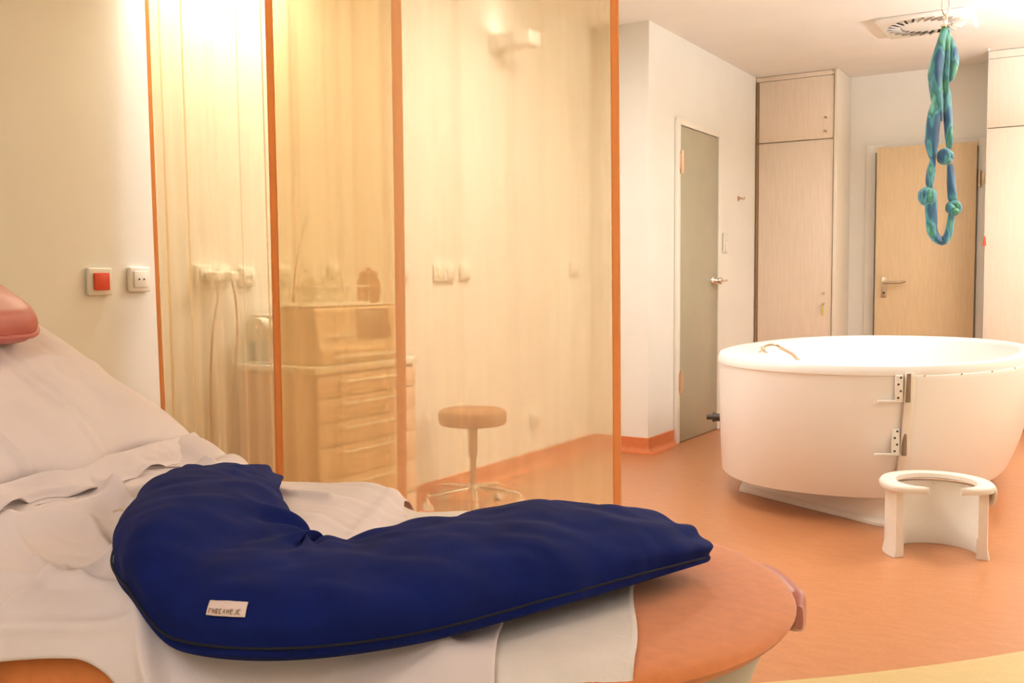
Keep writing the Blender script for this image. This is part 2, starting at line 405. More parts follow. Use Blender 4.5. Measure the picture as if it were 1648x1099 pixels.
wc = thing('built_in_cupboard', (0.4, YC, 0), 'wide whitened birch cupboard with upper doors to the right of the tan door', 'cupboard')
x0, x1, yr = -0.838, 1.55, 7.68
part(MB().box((x0, yr + .022, 0.09), (x1, YB - .003, CZ - .002), 0.002), 'carcass', M['birch_pale'], wc)
part(MB().box((x0 + .03, yr + .05, 0.001), (x1 - .03, YB - .003, 0.089), 0.002), 'plinth', M['grey'], wc)
part(MB().box((x0, yr + .003, 2.585), (x1, yr + .021, CZ - .003), 0.002), 'top_trim', M['birch_pale'], wc)
for k in range(4):
    xa = x0 + k * (x1 - x0) / 4
    xb = xa + (x1 - x0) / 4 - .005
    for (za, zb, nm) in ((2.113, 2.582, 'upper_door'), (0.09, 2.106, 'lower_door')):
        dd = part(MB().box((xa, yr, za), (xb, yr + .021, zb), 0.0015), nm, M['birch_pale'], wc)
        z = 2.2 if nm == 'upper_door' else 1.05
        part(MB().lathe([(0.008, 0), (0.008, 0.006), (0.005, 0.014), (0.009, 0.02), (0.0, 0.022)], (xb - .05, yr - .001, z), 14, (0, -1, 0)), 'cupboard_knob', M['steel'], dd)

# ------------------------------------------------------------------ pull cord, ceiling vent, lamps
pc = thing('pull_cord', (-0.832, 7.60, CZ), 'thin white emergency pull cord with a small red handle at the cupboard edge', 'pull cord')
part(MB().lathe([(0.009, 0), (0.009, -0.008), (0.005, -0.014), (0.0, -0.014)], (-0.832, 7.60, CZ - .001), 20), 'ceiling_rose', M['white'], pc)
part(MB().cyl((-0.832, 7.60, 1.36), (-0.832, 7.60, CZ - .02), 0.0016, n=8), 'cord', M['white'], pc)
part(MB().lathe([(0.004, 0), (0.006, -0.004), (0.0075, -0.02), (0.0125, -0.058), (0.0125, -0.064), (0.0, -0.066)], (-0.832, 7.60, 1.362), 18), 'pull_handle', M['red'], pc, label='red conical pull handle')

vx, vy = -1.075, 6.61
vt = thing('ceiling_vent', (vx, vy, CZ), 'square white ceiling vent with a ring of slanted swirl slots', 'vent')
hw = 0.255
part(MB().box((vx - hw, vy - hw, CZ - .022), (vx + hw, vy + hw, CZ - .001), 0.005), 'vent_plate', M['white'], vt)
NB = 24
for k in range(NB):
    a = 2 * PI * k / NB
    mxv = Matrix.Translation((vx, vy, CZ - .0222)) @ Matrix.Rotation(a, 4, 'Z') @ Matrix.Translation((0.18, 0, 0)) @ Matrix.Rotation(math.radians(28), 4, 'Z')
    part(MB().box((-0.042, -0.007, -0.0015), (0.042, 0.007, 0.0), 0.0005, mx=mxv), 'vent_slot', M['vent_dark'], vt)
    part(MB().box((-0.044, -0.0095, -0.011), (0.044, -0.0075, 0.0), 0.0004, mx=mxv), 'vent_blade', M['vent_grey'], vt)

for i, ((lx, ly), p) in enumerate(ADDED_CEIL_LAMPS):  # housings of the added ceiling lamps
    lt = thing('added_ceiling_lamp', (lx, ly, CZ), 'added long white ceiling lamp out of view', 'ceiling lamp', 'added ceiling lamps out of view')
    part(MB().box((lx - .30, ly - .60, CZ - .045), (lx + .30, ly + .60, CZ - .001), .006), 'lamp_housing', M['white'], lt)
    part(MB().box((lx - .275, ly - .575, CZ - .052), (lx + .275, ly + .575, CZ - .0455), .002), 'lamp_diffuser', M['diffuser'], lt)
for (ux, uy, uz), usx, usy, p in UPLIGHTS[1:]:  # bowls of the added pendants, all out of view
    up = thing('added_pendant', (ux, uy, CZ), 'added white pendant bowl lighting the ceiling from out of view', 'pendant lamp', 'added pendant uplighters out of view')
    part(MB().lathe([(0.0, uz - .09), (.1, uz - .085), (.2, uz - .05), (.25, uz - .005), (.245, uz - .005), (.19, uz - .04), (.09, uz - .07), (0, uz - .075)], (ux, uy, 0), 40), 'bowl', M['white'], up)
    for q in range(3):
        a = q * 2 * PI / 3
        part(MB().cyl((ux + .235 * math.cos(a), uy + .235 * math.sin(a), uz - .008), (ux + .02 * math.cos(a), uy + .02 * math.sin(a), CZ - .02), .002, n=8), 'wire', M['steel'], up)
    part(MB().lathe([(.05, CZ - .001), (.05, CZ - .02), (0, CZ - .022)], (ux, uy, 0), 24), 'ceiling_plate', M['white'], up)
wl = thing('added_tube_lamp', (W1, 2.62, 2.36), 'added long white tube lamp on the wall behind the curtain', 'wall lamp')  # invented lamp body for the glow behind the curtain
part(MB().box((W1 + .001, 2.28, 2.36), (W1 + .07, 3.04, 2.42), .008), 'lamp_housing', M['white'], wl)
part(MB().cyl((W1 + .11, 2.31, 2.375), (W1 + .11, 3.0, 2.375), .016), 'lamp_tube', M['diffuser'], wl)
part(MB().box((W1 + .002, 2.262, 2.14), (W1 + .33, 2.277, 2.45), .004), 'added_side_shield', M['white'], wl)  # plate added to keep the tube's light off the left wall
for ya in (2.285, 3.005): part(MB().box((W1 + .071, ya, 2.355), (W1 + .13, ya + .025, 2.40), .004), 'lamp_holder', M['white'], wl)

# ------------------------------------------------------------------ sockets and switches on the left wall
def plate(name, y, z, n, label, cat, group=None, vertical=False, kindf=None, x=W1, s=0.082):
    t = thing(name, (x, y, z), label, cat, group)
    L = s * n
    ly, lz = (s, L) if vertical else (L, s)
    part(MB().box((x + .001, y - ly / 2, z - lz / 2), (x + .018, y + ly / 2, z + lz / 2), .006, 3), 'frame_plate', M['socket'], t)
    for k in range(n):
        off = (k - (n - 1) / 2) * s
        cy_, cz_ = (y, z + off) if vertical else (y + off, z)
        if kindf == 'socket':
            part(MB().box((x + .0182, cy_ - .028, cz_ - .028), (x + .024, cy_ + .028, cz_ + .028), .003), 'socket_insert', M['socket'], t)
            mb = MB()
            for dy in (-.0095, .0095): mb.lathe([(.0032, 0), (.0032, .0012), (0, .0012)], (x + .0242, cy_ + dy, cz_), 12, (1, 0, 0))
            part(mb, 'socket_hole', M['dark'], t)
        elif kindf == 'red':
            part(MB().box((x + .0182, cy_ - .0285, cz_ - .0285), (x + .027, cy_ + .0285, cz_ + .0285), .003), 'rocker', M['red'], t, label='red rocker')
        else:
            part(MB().box((x + .0182, cy_ - .028, cz_ - .028), (x + .025, cy_ + .028, cz_ + .028), .003), 'rocker', M['socket'], t)
    return t
plate('wall_switch', 2.068, 1.083, 1, 'square white wall switch with a red rocker on the beige wall', 'switch', kindf='red', s=.09)
plate('wall_socket', 2.222, 1.090, 1, 'white wall socket half behind the left orange curtain hem', 'socket', kindf='socket', s=.085)
ds = plate('double_socket', 2.545, 1.100, 2, 'white double socket with two plugs behind the sheer curtain', 'socket', kindf='socket')
plate('wall_socket', 2.712, 1.098, 1, 'white wall socket just right of the plugged double socket', 'socket', kindf='socket', s=.075)
plate('wall_socket', 2.905, 1.105, 1, 'white wall socket behind the left hem of the denser curtain', 'socket', kindf='socket', s=.075)
plate('wall_socket', 3.21, 1.112, 1, 'white wall socket above the monitor between two orange curtain hems', 'socket', kindf='socket', s=.075)
plate('wall_socket', 3.68, 1.118, 1, 'white wall socket behind the overlap edge of the curtains', 'socket', kindf='socket', s=.075)
plate('double_socket', 4.01, 1.118, 2, 'white double socket above the round stool behind the yellow curtain', 'socket', kindf='socket', s=.085)
plate('wall_switch', 4.19, 1.120, 1, 'plain white wall switch beside the double socket above the stool', 'switch', s=.08)
plate('wall_switch', 5.37, 1.148, 1, 'white wall switch near the inner wall corner behind the curtain', 'switch', s=.09)
plate('low_wall_socket', 4.89, 0.285, 1, 'white wall socket low above the orange skirting behind the curtain', 'socket', kindf='socket', s=.085)
plate('stacked_switch', 6.99, 1.34, 2, 'two stacked white switches beside the grey door', 'switch', vertical=True, x=W2, s=.072)
hk = MB().lathe([(.02, 0), (.02, .004), (.008, .007), (.006, .03), (.01, .034), (0, .036)], (W2 + .001, 7.297, 1.68), 16, (1, 0, 0)).tube([(W2 + .03, 7.297, 1.68), (W2 + .045, 7.297, 1.67), (W2 + .05, 7.297, 1.69)], .005, 8)
single(hk, 'coat_hook', M['copper'], 'small metal coat hook on the white wall right of the grey door', 'hook', (W2, 7.297, 1.68))
# plugs and cables of the double socket
for (py, dx, cat_lab, bot, sway) in ((2.515, .055, 'left', 0.02, -.012), (2.585, .055, 'right', 0.02, .035)):
    t = thing('plug_cable', (W1, py, 0.02), 'ivory plug and thin cable, %s one of the pair hanging from the double socket' % cat_lab, 'cable', )
    part(MB().box((W1 + .026, py - .024, 1.082), (W1 + .026 + dx, py + .024, 1.118), .008, 3), 'plug', M['socket'], t)
    pts = [(W1 + .026 + dx * .7, py, 1.082), (W1 + .07, py + sway * .3, 1.02), (W1 + .05, py + sway, .9), (W1 + .03, py + sway * .9, .7), (W1 + .025, py + sway * .6, .5), (W1 + .03, py + sway * .9, .25), (W1 + .06, py + sway, .02)]
    part(MB().tube(catmull(pts, 8), .0042, 8), 'cord', M['cable'], t)
# white fitting high on the wall
wf = thing('wall_fitting', (W1, 4.5, 2.28), 'white box shaped wall light high behind the yellow curtain', 'wall light')
part(MB().box((W1 + .001, 4.44, 2.27), (W1 + .03, 4.56, 2.36), .004), 'mounting_plate', M['white'], wf)
part(MB().box((W1 + .03, 4.44, 2.285), (W1 + .25, 4.56, 2.36), .012, 3), 'lamp_body', M['white'], wf)

# ------------------------------------------------------------------ curtain
def curtain(name, xa, xb, y, label, pleats, amp, seed, lean0, lean1, hem_l, hem_r):
    t = thing(name, ((xa + xb) / 2, y, 0.1), label, 'curtain')
    z0, z1 = 0.10, 2.585
    def pos(u, z, off=0.0):
        k = (z1 - z) / (z1 - z0)
        ph = u * pleats * 2 * PI
        a = amp * (0.75 + 0.5 * noise.noise(Vector((u * 5, seed, 0))))
        x = xa + (xb - xa) * u + (lean0 * (1 - u) + lean1 * u) * k
        yy = y + a * math.sin(ph + 0.9 * noise.noise(Vector((u * 7, seed + 3, z * 0.5)))) + 0.35 * a * math.sin(2.3 * ph + 1.1 + z * .4)
        return Vector((x, yy + off, z))
    nu, nv = int(pleats * 26) + 40, 26
    part(MB().grid(lambda i, j: pos(i, z0 + (z1 - z0) * j), nu, nv), 'curtain_panel', M['sheer'], t, smooth=180)
    W = xb - xa
    for u0, wd, nm in ((0.0, hem_l, 'hem'), (1.0, hem_r, 'hem')):
        if wd <= 0: continue
        ua, ub = (u0, u0 + wd / W) if u0 < .5 else (u0 - wd / W, u0)
        mb = MB()
        mb.grid(lambda i, j: pos(ua + (ub - ua) * i, z0 + (z1 - z0) * j, -.0025), 4, 40)
        part(mb, nm, M['hem'], t, smooth=180, mods=(('SOLIDIFY', dict(thickness=.002, offset=0)),), label='orange curtain hem')
    mb = MB().tube([pos(i / 60, z1 + .004) for i in range(61)], .008, 8)
    part(mb, 'heading_tape', M['hem'], t)
    return t
curtain('sheer_curtain', -2.862 + .035, -1.735, 2.245, 'sheer pale curtain panel with fine pleats hanging closest to the wall sockets', 9, .016, 1.0, .05, -.004, .016, .026)
curtain('sheer_curtain', -2.205, -1.047, 2.185, 'sheer yellow orange hemmed curtain panel in front of the round stool', 6, .012, 5.0, .012, .016, .028, .017)
rl = thing('curtain_rail', (-1.9, 2.215, CZ), 'white twin curtain rail under the ceiling', 'curtain rail')
part(MB().box((W1 + .003, 2.17, CZ - .03), (-0.95, 2.20, CZ - .001), .003).box((W1 + .003, 2.23, CZ - .03), (-0.95, 2.26, CZ - .001), .003), 'rail', M['white'], rl)

# ------------------------------------------------------------------ drawer cabinet behind the curtain
dc = thing('drawer_cabinet', (-2.66, 2.95, 0), 'pale drawer cabinet with white top standing against the wall behind the curtain', 'cabinet')
cx0, cx1, cy0, cy1 = W1 + .012, -2.475, 2.655, 3.245
part(MB().box((cx0, cy0, 0.07), (cx1, cy1, 0.742), .002), 'carcass', M['cab'], dc)
part(MB().box((cx0 + .03, cy0 + .03, 0.001), (cx1 - .04, cy1 - .03, 0.069), .002), 'plinth', M['grey'], dc)
part(MB().box((cx0, cy0 - .012, 0.743), (cx1 + .022, cy1 + .008, 0.77), .004), 'worktop', M['cab_top'], dc)
zs = [.085, .22, .355, .475, .565, .655, .738]
for za, zb in zip(zs, zs[1:]):
    d = part(MB().box((cx1 + .001, cy0 + .006, za), (cx1 + .018, cy1 - .006, zb - .005), .003), 'drawer_front', M['cab'], dc)
    zc = zb - .03; ym = (cy0 + cy1) / 2
    mb = MB().tube([(cx1 + .0185, ym - .17, zc), (cx1 + .034, ym - .165, zc), (cx1 + .036, ym, zc), (cx1 + .034, ym + .165, zc), (cx1 + .0185, ym + .17, zc)], .0055, 10)
    part(mb, 'drawer_handle', M['white'], d)

ZT = 0.7715
mo = thing('monitor', (-2.57, 2.92, ZT), 'beige medical monitor with a small screen standing on the drawer cabinet', 'monitor')
mb = MB(); prof = [(-2.70, 0), (-2.468, 0), (-2.468, .05), (-2.49, .08), (-2.505, .20), (-2.518, .212), (-2.70, .212)]
mb.rings([[Vector((x, 2.70, ZT + z)) for x, z in prof], [Vector((x, 3.19, ZT + z)) for x, z in prof]])
part(mb, 'casing', M['monitor'], mo, mods=(('BEVEL', dict(width=.008, segments=2, limit_method='ANGLE')),))
part(MB().box((-2.70, 2.695, ZT + .2125), (-2.515, 3.195, ZT + .220), .003), 'top_cover', M['cab_top'], mo)
tilt = Matrix.Translation((-2.4965, 0, ZT + .14)) @ Matrix.Rotation(math.radians(-7), 4, 'Y')
part(MB().box((-.001, 2.93, -.055), (.007, 3.12, .06), .003, mx=tilt), 'screen', M['screen'], mo)
mb = MB()
for k in range(5): mb.box((-2.4915, 2.76 + k * .03, ZT + .095), (-2.486, 2.782 + k * .03, ZT + .108), .002)
part(mb, 'key_row', M['white'], mo)
part(MB().box((-2.467, 2.76, ZT + .018), (-2.459, 3.14, ZT + .032), .002), 'paper_slot', M['cab_top'], mo)
# dispenser box and roll at the left end of the worktop
bx = thing('dispenser_box', (-2.79, 2.70, ZT), 'white lidded box standing between paper roll and monitor on the drawer cabinet', 'box')
part(MB().box((-2.845, 2.735, ZT), (-2.785, 2.90, ZT + .172), .004), 'box_body', M['white'], bx)
part(MB().box((-2.85, 2.73, ZT + .1725), (-2.78, 2.905, ZT + .184), .003), 'box_lid', M['cab_top'], bx)
pr = thing('paper_roll', (-2.77, 2.69, ZT), 'white paper roll on its holder at the near end of the drawer cabinet', 'paper roll')
rc_ = (-2.77, 2.672, ZT + .125)
part(MB().lathe([(.014, 0), (.046, 0), (.048, .003), (.048, .04), (.046, .043), (.014, .043)], rc_, 32, (0, 1, 0)), 'roll', M['petal'], pr)
part(MB().box((-2.81, 2.668, ZT), (-2.73, 2.728, ZT + .008), .003).box((-2.778, 2.718, ZT + .006), (-2.762, 2.724, ZT + .14), .001).cyl((-2.77, 2.668, ZT + .125), (-2.77, 2.72, ZT + .125), .008), 'roll_holder', M['white'], pr)
# tray with belts on the monitor, jar, twig vase
ZM = ZT + .2205
tr = thing('wire_tray', (-2.61, 2.86, ZM), 'white wire tray with curled belts on top of the medical monitor', 'tray')
mb = MB()
ty0, ty1, tx0, tx1 = 2.715, 3.06, -2.68, -2.545
for z in (.004, .068):
    for k in range(1):
        loop = [(tx0, ty0, ZM + z), (tx1, ty0, ZM + z), (tx1, ty1, ZM + z), (tx0, ty1, ZM + z), (tx0, ty0, ZM + z)]
        for p, q in zip(loop, loop[1:]): mb.cyl(p, q, .003, n=8)
for k in range(9):
    y = ty0 + (ty1 - ty0) * k / 8
    mb.cyl((tx1, y, ZM + .004), (tx1, y, ZM + .068), .0018, n=6); mb.cyl((tx0, y, ZM + .004), (tx0, y, ZM + .068), .0018, n=6); mb.cyl((tx0, y, ZM + .004), (tx1, y, ZM + .004), .0018, n=6)
part(mb, 'wire_frame', M['white'], tr)
for k, yy in enumerate((2.78, 2.86, 2.94)):
    b = thing('belt_roll', (-2.61, yy, ZM + .008), ('white coiled belt at the near end of the wire tray', 'white coiled belt in the middle of the wire tray', 'white coiled belt at the far end of the wire tray')[k], 'belt', 'coiled belts in the wire tray')
    pts = [(-2.61 + (.012 + .004 * a / 2) * math.cos(a), yy, ZM + .052 + (.012 + .004 * a / 2) * math.sin(a)) for a in [i * .35 for i in range(42)]]
    m_ = MB().tube(pts, .003, 8, taper=[(.0025, .016) if True else 0] * len(pts))
    part(m_, 'belt', M['petal'], b)
jr = thing('jar', (-2.61, 3.135, ZM), 'tan round jar on the right end of the monitor', 'jar')
part(MB().lathe([(.03, 0), (.042, .008), (.048, .05), (.046, .085), (.036, .10), (.036, .11), (.03, .11), (.03, .03), (0, .03)], (-2.61, 3.135, ZM), 28), 'jar_body', M['tan_cloth'], jr)
part(MB().lathe([(.0375, 0), (.0375, .012), (.012, .02), (.01, .03), (0, .032)], (-2.61, 3.135, ZM + .1105), 28), 'jar_lid', M['tan_cloth'], jr)
vs = thing('twig_vase', (-2.742, 2.83, ZT), 'slim vase with one long bare twig and white blossoms behind the monitor', 'vase')
part(MB().lathe([(.02, 0), (.024, .006), (.026, .05), (.016, .13), (.018, .16), (.014, .16), (.012, .10), (0, .10)], (-2.742, 2.83, ZT), 24), 'vase_body', M['white'], vs)
tw = catmull([(-2.742, 2.83, ZT + .105), (-2.745, 2.84, ZT + .22), (-2.75, 2.87, ZT + .38), (-2.75, 2.94, ZT + .57)], 8)
part(MB().tube(tw, .003, 8, taper=[.0042 - .003 * i / (len(tw) - 1) for i in range(len(tw))]), 'twig', M['twig'], vs)
part(MB().tube(catmull([(-2.741, 2.832, ZT + .105), (-2.742, 2.85, ZT + .25), (-2.744, 2.90, ZT + .345), (-2.745, 3.0, ZT + .34)], 6), .0018, 6), 'stem', M['twig'], vs)
for k in range(8):
    c = Vector((-2.738 + .01 * math.sin(k * 2.3), 2.885 + .017 * k, ZT + .368 - .004 * k + .016 * math.sin(k * 1.7)))
    mb = MB()
    for q in range(5):
        a = 2 * PI * q / 5
        mxp = Matrix.Translation(c) @ Matrix.Rotation(a, 4, 'X') @ Matrix.Translation((0, 0, .010)) @ Matrix.Diagonal((.35, .7, 1.1, 1))
        bmesh.ops.create_icosphere(mb.bm, subdivisions=1, radius=.009, matrix=mxp)
    part(mb, 'blossom', M['petal'], vs)

# ------------------------------------------------------------------ rolling stool
sx, sy = -2.595, 3.86
rs = thing('rolling_stool', (sx, sy, 0), 'round brown stool on a five spoke wheeled base behind the yellow curtain', 'stool')
part(MB().lathe([(.10, .405), (.152, .405), (.16, .412), (.161, .455), (.155, .468), (.14, .475), (0, .478)], (sx, sy, 0), 40), 'seat', M['stool_seat'], rs)
part(MB().lathe([(.0, .12), (.014, .12), (.014, .25), (.021, .25), (.022, .38), (.05, .395), (.09, .404), (0, .404)], (sx, sy, 0), 24), 'column', M['steel'], rs)
bs = part(MB().lathe([(.0, .085), (.03, .085), (.034, .10), (.028, .12), (0, .122)], (sx, sy, 0), 20), 'hub', M['chrome'], rs)
for k in range(5):
    a = math.radians(20 + 72 * k); c, s_ = math.cos(a), math.sin(a); R = .228
    sp = part(MB().tube([(sx + .02 * c, sy + .02 * s_, .10), (sx + .12 * c, sy + .12 * s_, .092), (sx + R * c, sy + R * s_, .078)], .01, 10, taper=[.013, .012, .010]), 'spoke', M['chrome'], rs)
    ex, ey = sx + R * c, sy + R * s_
    mb = MB().cyl((ex, ey, .045), (ex, ey, .075), .007)
    for d in (-.011, .011):
        mb.cyl((ex - s_ * (d - .007), ey + c * (d - .007), .026), (ex - s_ * (d + .007), ey + c * (d + .007), .026), .025, n=20)
    part(mb, 'castor', M['petal'], sp)

# ------------------------------------------------------------------ birthing tub
TC = Vector((-1.10, 5.48)); TZ = 0.71
tb = thing('birthing_tub', (TC.x, TC.y, 0), 'large white oval birthing tub with a hinged side door in the middle of the floor', 'bathtub')
def se(th, cx, cy, ax, ay, n):
    c, s_ = math.cos(th), math.sin(th)
    return Vector((cx + ax * math.copysign(abs(c) ** (2 / n), c), cy + ay * math.copysign(abs(s_) ** (2 / n), s_)))
def rim_xy(th, inset=0.0): return se(th, TC.x, TC.y, .725 - inset, 1.205 - inset, 2.25)
def bot_xy(th): return se(th, TC.x - .055, TC.y + .03, .665, 1.10, 2.35)
ZB = .125
def shell(th, t, off=0.0):
    """outer wall: t = 0 at the rim, 1 at the lower edge"""
    a = rim_xy(th); b = bot_xy(th)
    k = (.18 * t + .82 * t ** 2.6)
    p = a.lerp(b, k)
    if off:
        d = (rim_xy(th + .01) - rim_xy(th - .01)).normalized(); p = p + Vector((d.y, -d.x)) * off
    return Vector((p.x, p.y, TZ - .012 - (TZ - .012 - ZB) * t))
N_ = 120
ths = [2 * PI * k / N_ for k in range(N_)]
mb = MB(); rings = []
def inner(th, inset, z):
    extra = .14 * sstep(.55, 1.0, math.cos(th - math.radians(236)))   # wider ledge at the tap end
    p = rim_xy(th, inset + extra * sstep(.0, .05, inset)); return Vector((p.x, p.y, z))
rings.append([Vector((bot_xy(th).x, bot_xy(th).y, ZB)).lerp(Vector((TC.x, TC.y, ZB)), .3) for th in ths])
rings.append([Vector((bot_xy(th).x, bot_xy(th).y, ZB - .004)).lerp(Vector((TC.x, TC.y, ZB)), .04) for th in ths])
for t in (1, .97, .92, .85, .75, .62, .5, .35, .2, .05): rings.append([shell(th, t) for th in ths])
rings.append([shell(th, .045, .005) for th in ths])      # overlapping lip of the rim
rings.append([shell(th, .01, .006) for th in ths])
for ins, z in ((.002, TZ), (.03, TZ + .004), (.06, TZ), (.075, TZ - .02), (.09, TZ - .1), (.12, TZ - .3), (.18, TZ - .45), (.3, TZ - .5)):
    rings.append([inner(th, ins, z) for th in ths])
mb.rings(rings)
part(mb, 'tub_shell', M['tub'], tb, smooth=50)
# door panel on the near right side, seam strip, hinges
TS = math.radians(-65)          # seam direction
mb = MB(); th0, th1 = TS + .03, TS + math.radians(75)
def dpan(i, j, off=.010):
    e = 4 * .02
    return shell(th0 + (th1 - th0) * i, .044 + .95 * j, off)
vsg = mb.grid(lambda i, j: dpan(i, j), 40, 24)
part(mb, 'tub_door', M['tub'], tb, smooth=60, mods=(('SOLIDIFY', dict(thickness=.008, offset=-1)), ('BEVEL', dict(width=.004, segments=2, limit_method='ANGLE'))))
mb = MB(); mb.grid(lambda i, j: shell(TS - .016 + .054 * i, .02 + .97 * j, .012 + .003 * math.sin(PI * i)), 6, 24)
part(mb, 'door_seal', M['stool_white'], tb, smooth=60, mods=(('SOLIDIFY', dict(thickness=.004, offset=-1)),))
def frame_at(th, t, off):
    p = shell(th, t, off); d = rim_xy(th + .01) - rim_xy(th - .01); d = Vector((d.x, d.y, 0)).normalized(); n = Vector((d.y, -d.x, 0))
    return Matrix(((d.x, n.x, 0, p.x), (d.y, n.y, 0, p.y), (0, 0, 1, p.z), (0, 0, 0, 1)))
for t in (.13, .53):
    F = frame_at(TS - .045, t, .012)
    hp = part(MB().box((-.015, -.008, -.056), (.017, .009, .052), .004, mx=F).box((-.085, -.008, -.062), (.017, .007, -.052), .003, mx=F), 'hinge_plate', M['white'], tb)
    mb = MB()
    for k in range(4): mb.lathe([(.0046, 0), (.0046, .002), (.003, .003), (0, .003)], F @ Vector((.005 * (-1) ** k, .0095, .042 - .028 * k)), 12, F.to_3x3() @ Vector((0, 1, 0)))
    part(mb, 'hinge_bolts', M['dark'], hp)
    F2 = frame_at(TS + .004, t, .016)
    part(MB().cyl(F2 @ Vector((0, 0, -.062)), F2 @ Vector((0, 0, .058)), .010), 'hinge_barrel', M['hinge'], tb)
mb = MB()
for k in range(5):
    F = frame_at(TS + .09 + .22 * k, .045, .0255)
    mb.lathe([(.005, 0), (.004, .003), (0, .003)], F @ Vector((0, -.0105, 0)), 10, F.to_3x3() @ Vector((0, 1, 0)))
part(mb, 'rim_screws', M['steel'], tb)
# plinth
pol = [(-1.64, 4.865), (-.90, 4.475), (-.845, 4.465), (-.80, 4.50), (-.66, 4.9), (-.60, 5.6), (-.78, 6.25), (-1.3, 6.45), (-1.68, 6.1), (-1.70, 5.1)]
def insetp(p, d):
    c = Vector((-1.17, 5.46)); out = []
    for x, y in p:
        v = Vector((x, y)) - c; out.append(c + v * (1 - d / v.length))
    return out
mb = MB(); rr = []
for d, z in ((0, .001), (0, .014), (.012, .022), (.03, .03), (.045, .07), (.05, .128)): rr.append([Vector((p.x, p.y, z)) for p in insetp(pol, d)])
mb.rings(rr); part(mb, 'plinth', M['tub'], tb, smooth=30)
# tap, hand shower and hose on the rim
tp = Vector((-1.545, 4.93, TZ - .006))
mb = MB().lathe([(.024, 0), (.024, .006), (.015, .010), (.014, .02), (.017, .024), (.017, .032), (0, .035)], tp, 20)
mb.tube(catmull([tp + Vector((0, 0, .027)), tp + Vector((.03, .0, .04)), tp + Vector((.06, 0, .042)), tp + Vector((.085, .0, .034))], 6), .0085, 10)
part(mb, 'tap', M['chrome'], tb)
mb = MB().tube(catmull([tp + Vector((.09, -.01, .03)), tp + Vector((.13, -.06, .022)), tp + Vector((.20, -.16, .006)), tp + Vector((.25, -.21, -.03))], 8), .008, 10)
part(mb, 'hand_shower', M['copper'], tb)
F = frame_at(math.radians(207), .58, -.005); c0 = F @ Vector((0, 0, 0)); nn = F.to_3x3() @ Vector((0, 1, 0))
part(MB().cyl(c0, c0 + nn * .035, .02).cyl(c0 + nn * .035, c0 + nn * .045, .024).cyl(c0 + nn * .045, c0 + nn * .075, .013), 'drain_fitting', M['dark'], tb, label='dark drain fitting')

# ------------------------------------------------------------------ birth stool
bc = Vector((-.605, 4.14, 0)); HS = .285
bst = thing('birth_stool', bc, 'small white horseshoe shaped birth stool on the floor in front of the tub', 'stool')
oa = math.atan2(-.92, .39)     # the open side
def arc(r, a): r *= .93; return Vector((bc.x + r * math.cos(oa + a), bc.y + r * math.sin(oa + a)))
A0, A1 = math.radians(62), math.radians(298)
mb = MB(); rings = []
NA = 48
for k in range(NA + 1):
    a = A0 + (A1 - A0) * k / NA
    ro, ri = .200, .172
    # thicker legs at the two open ends
    e = 1 - min(1.0, min(k, NA - k) / 5.0)
    ro2 = ro + .002 * e; ri2 = ri - .004 * e
    rings.append([Vector((*arc(ro2 + .008, a), .001)), Vector((*arc(ro2, a), .04)), Vector((*arc(ro2, a), HS - .028)), Vector((*arc(ri2, a), HS - .028)), Vector((*arc(ri2, a), .085)), Vector((*arc(ri2 - .006, a), .078)), Vector((*arc(ri2 - .006, a), .001))])
mb.rings(rings)
part(mb, 'wall', M['stool_white'], bst, smooth=40)
mb = MB(); rings = []
A0s, A1s = math.radians(24), math.radians(336); NA = 64
for k in range(NA + 1):
    a = A0s + (A1s - A0s) * k / NA
    u = min(k, NA - k) / NA
    e = sstep(0, .16, u)
    ri = .155 - .012 * (1 - e); ro = ri + .012 + (.226 - ri - .012) * sstep(-.02, .14, u)
    dz = -.01 * (1 - e)
    zt = HS + .006 * math.sin(PI * k / NA)
    rings.append([Vector((*arc(ri, a), zt - .018 + dz * .5)), Vector((*arc(ri + .004, a), zt - .002)), Vector((*arc((ri + ro) / 2, a), zt + .002)), Vector((*arc(ro - .008, a), zt - .001)), Vector((*arc(ro, a), zt - .012)), Vector((*arc(ro - .004, a), zt - .026)), Vector((*arc((ri + ro) / 2, a), zt - .027))])
mb.rings(rings)
part(mb, 'seat_ring', M['stool_white'], bst, smooth=50)
for a in (math.radians(92),):
    p = arc(.214, a); n = Vector((math.cos(oa + a), math.sin(oa + a), 0)); t_ = Vector((-n.y, n.x, 0))
    mb = MB(); rr = []
    for d in (0, .004, .010, .014):
        s_ = 1 - (.12 if d in (0, .014) else 0)
        rr.append([Vector((p.x, p.y, HS - .03)) + n * (d + .003 * math.cos(q)) + t_ * .062 * s_ * math.cos(q) + Vector((0, 0, (.028 if math.sin(q) > 0 else .062) * s_ * math.sin(q))) for q in [2 * PI * i / 28 for i in range(28)]])
    mb.rings(rr); part(mb, 'side_grip', M['stool_white'], bst, smooth=50)

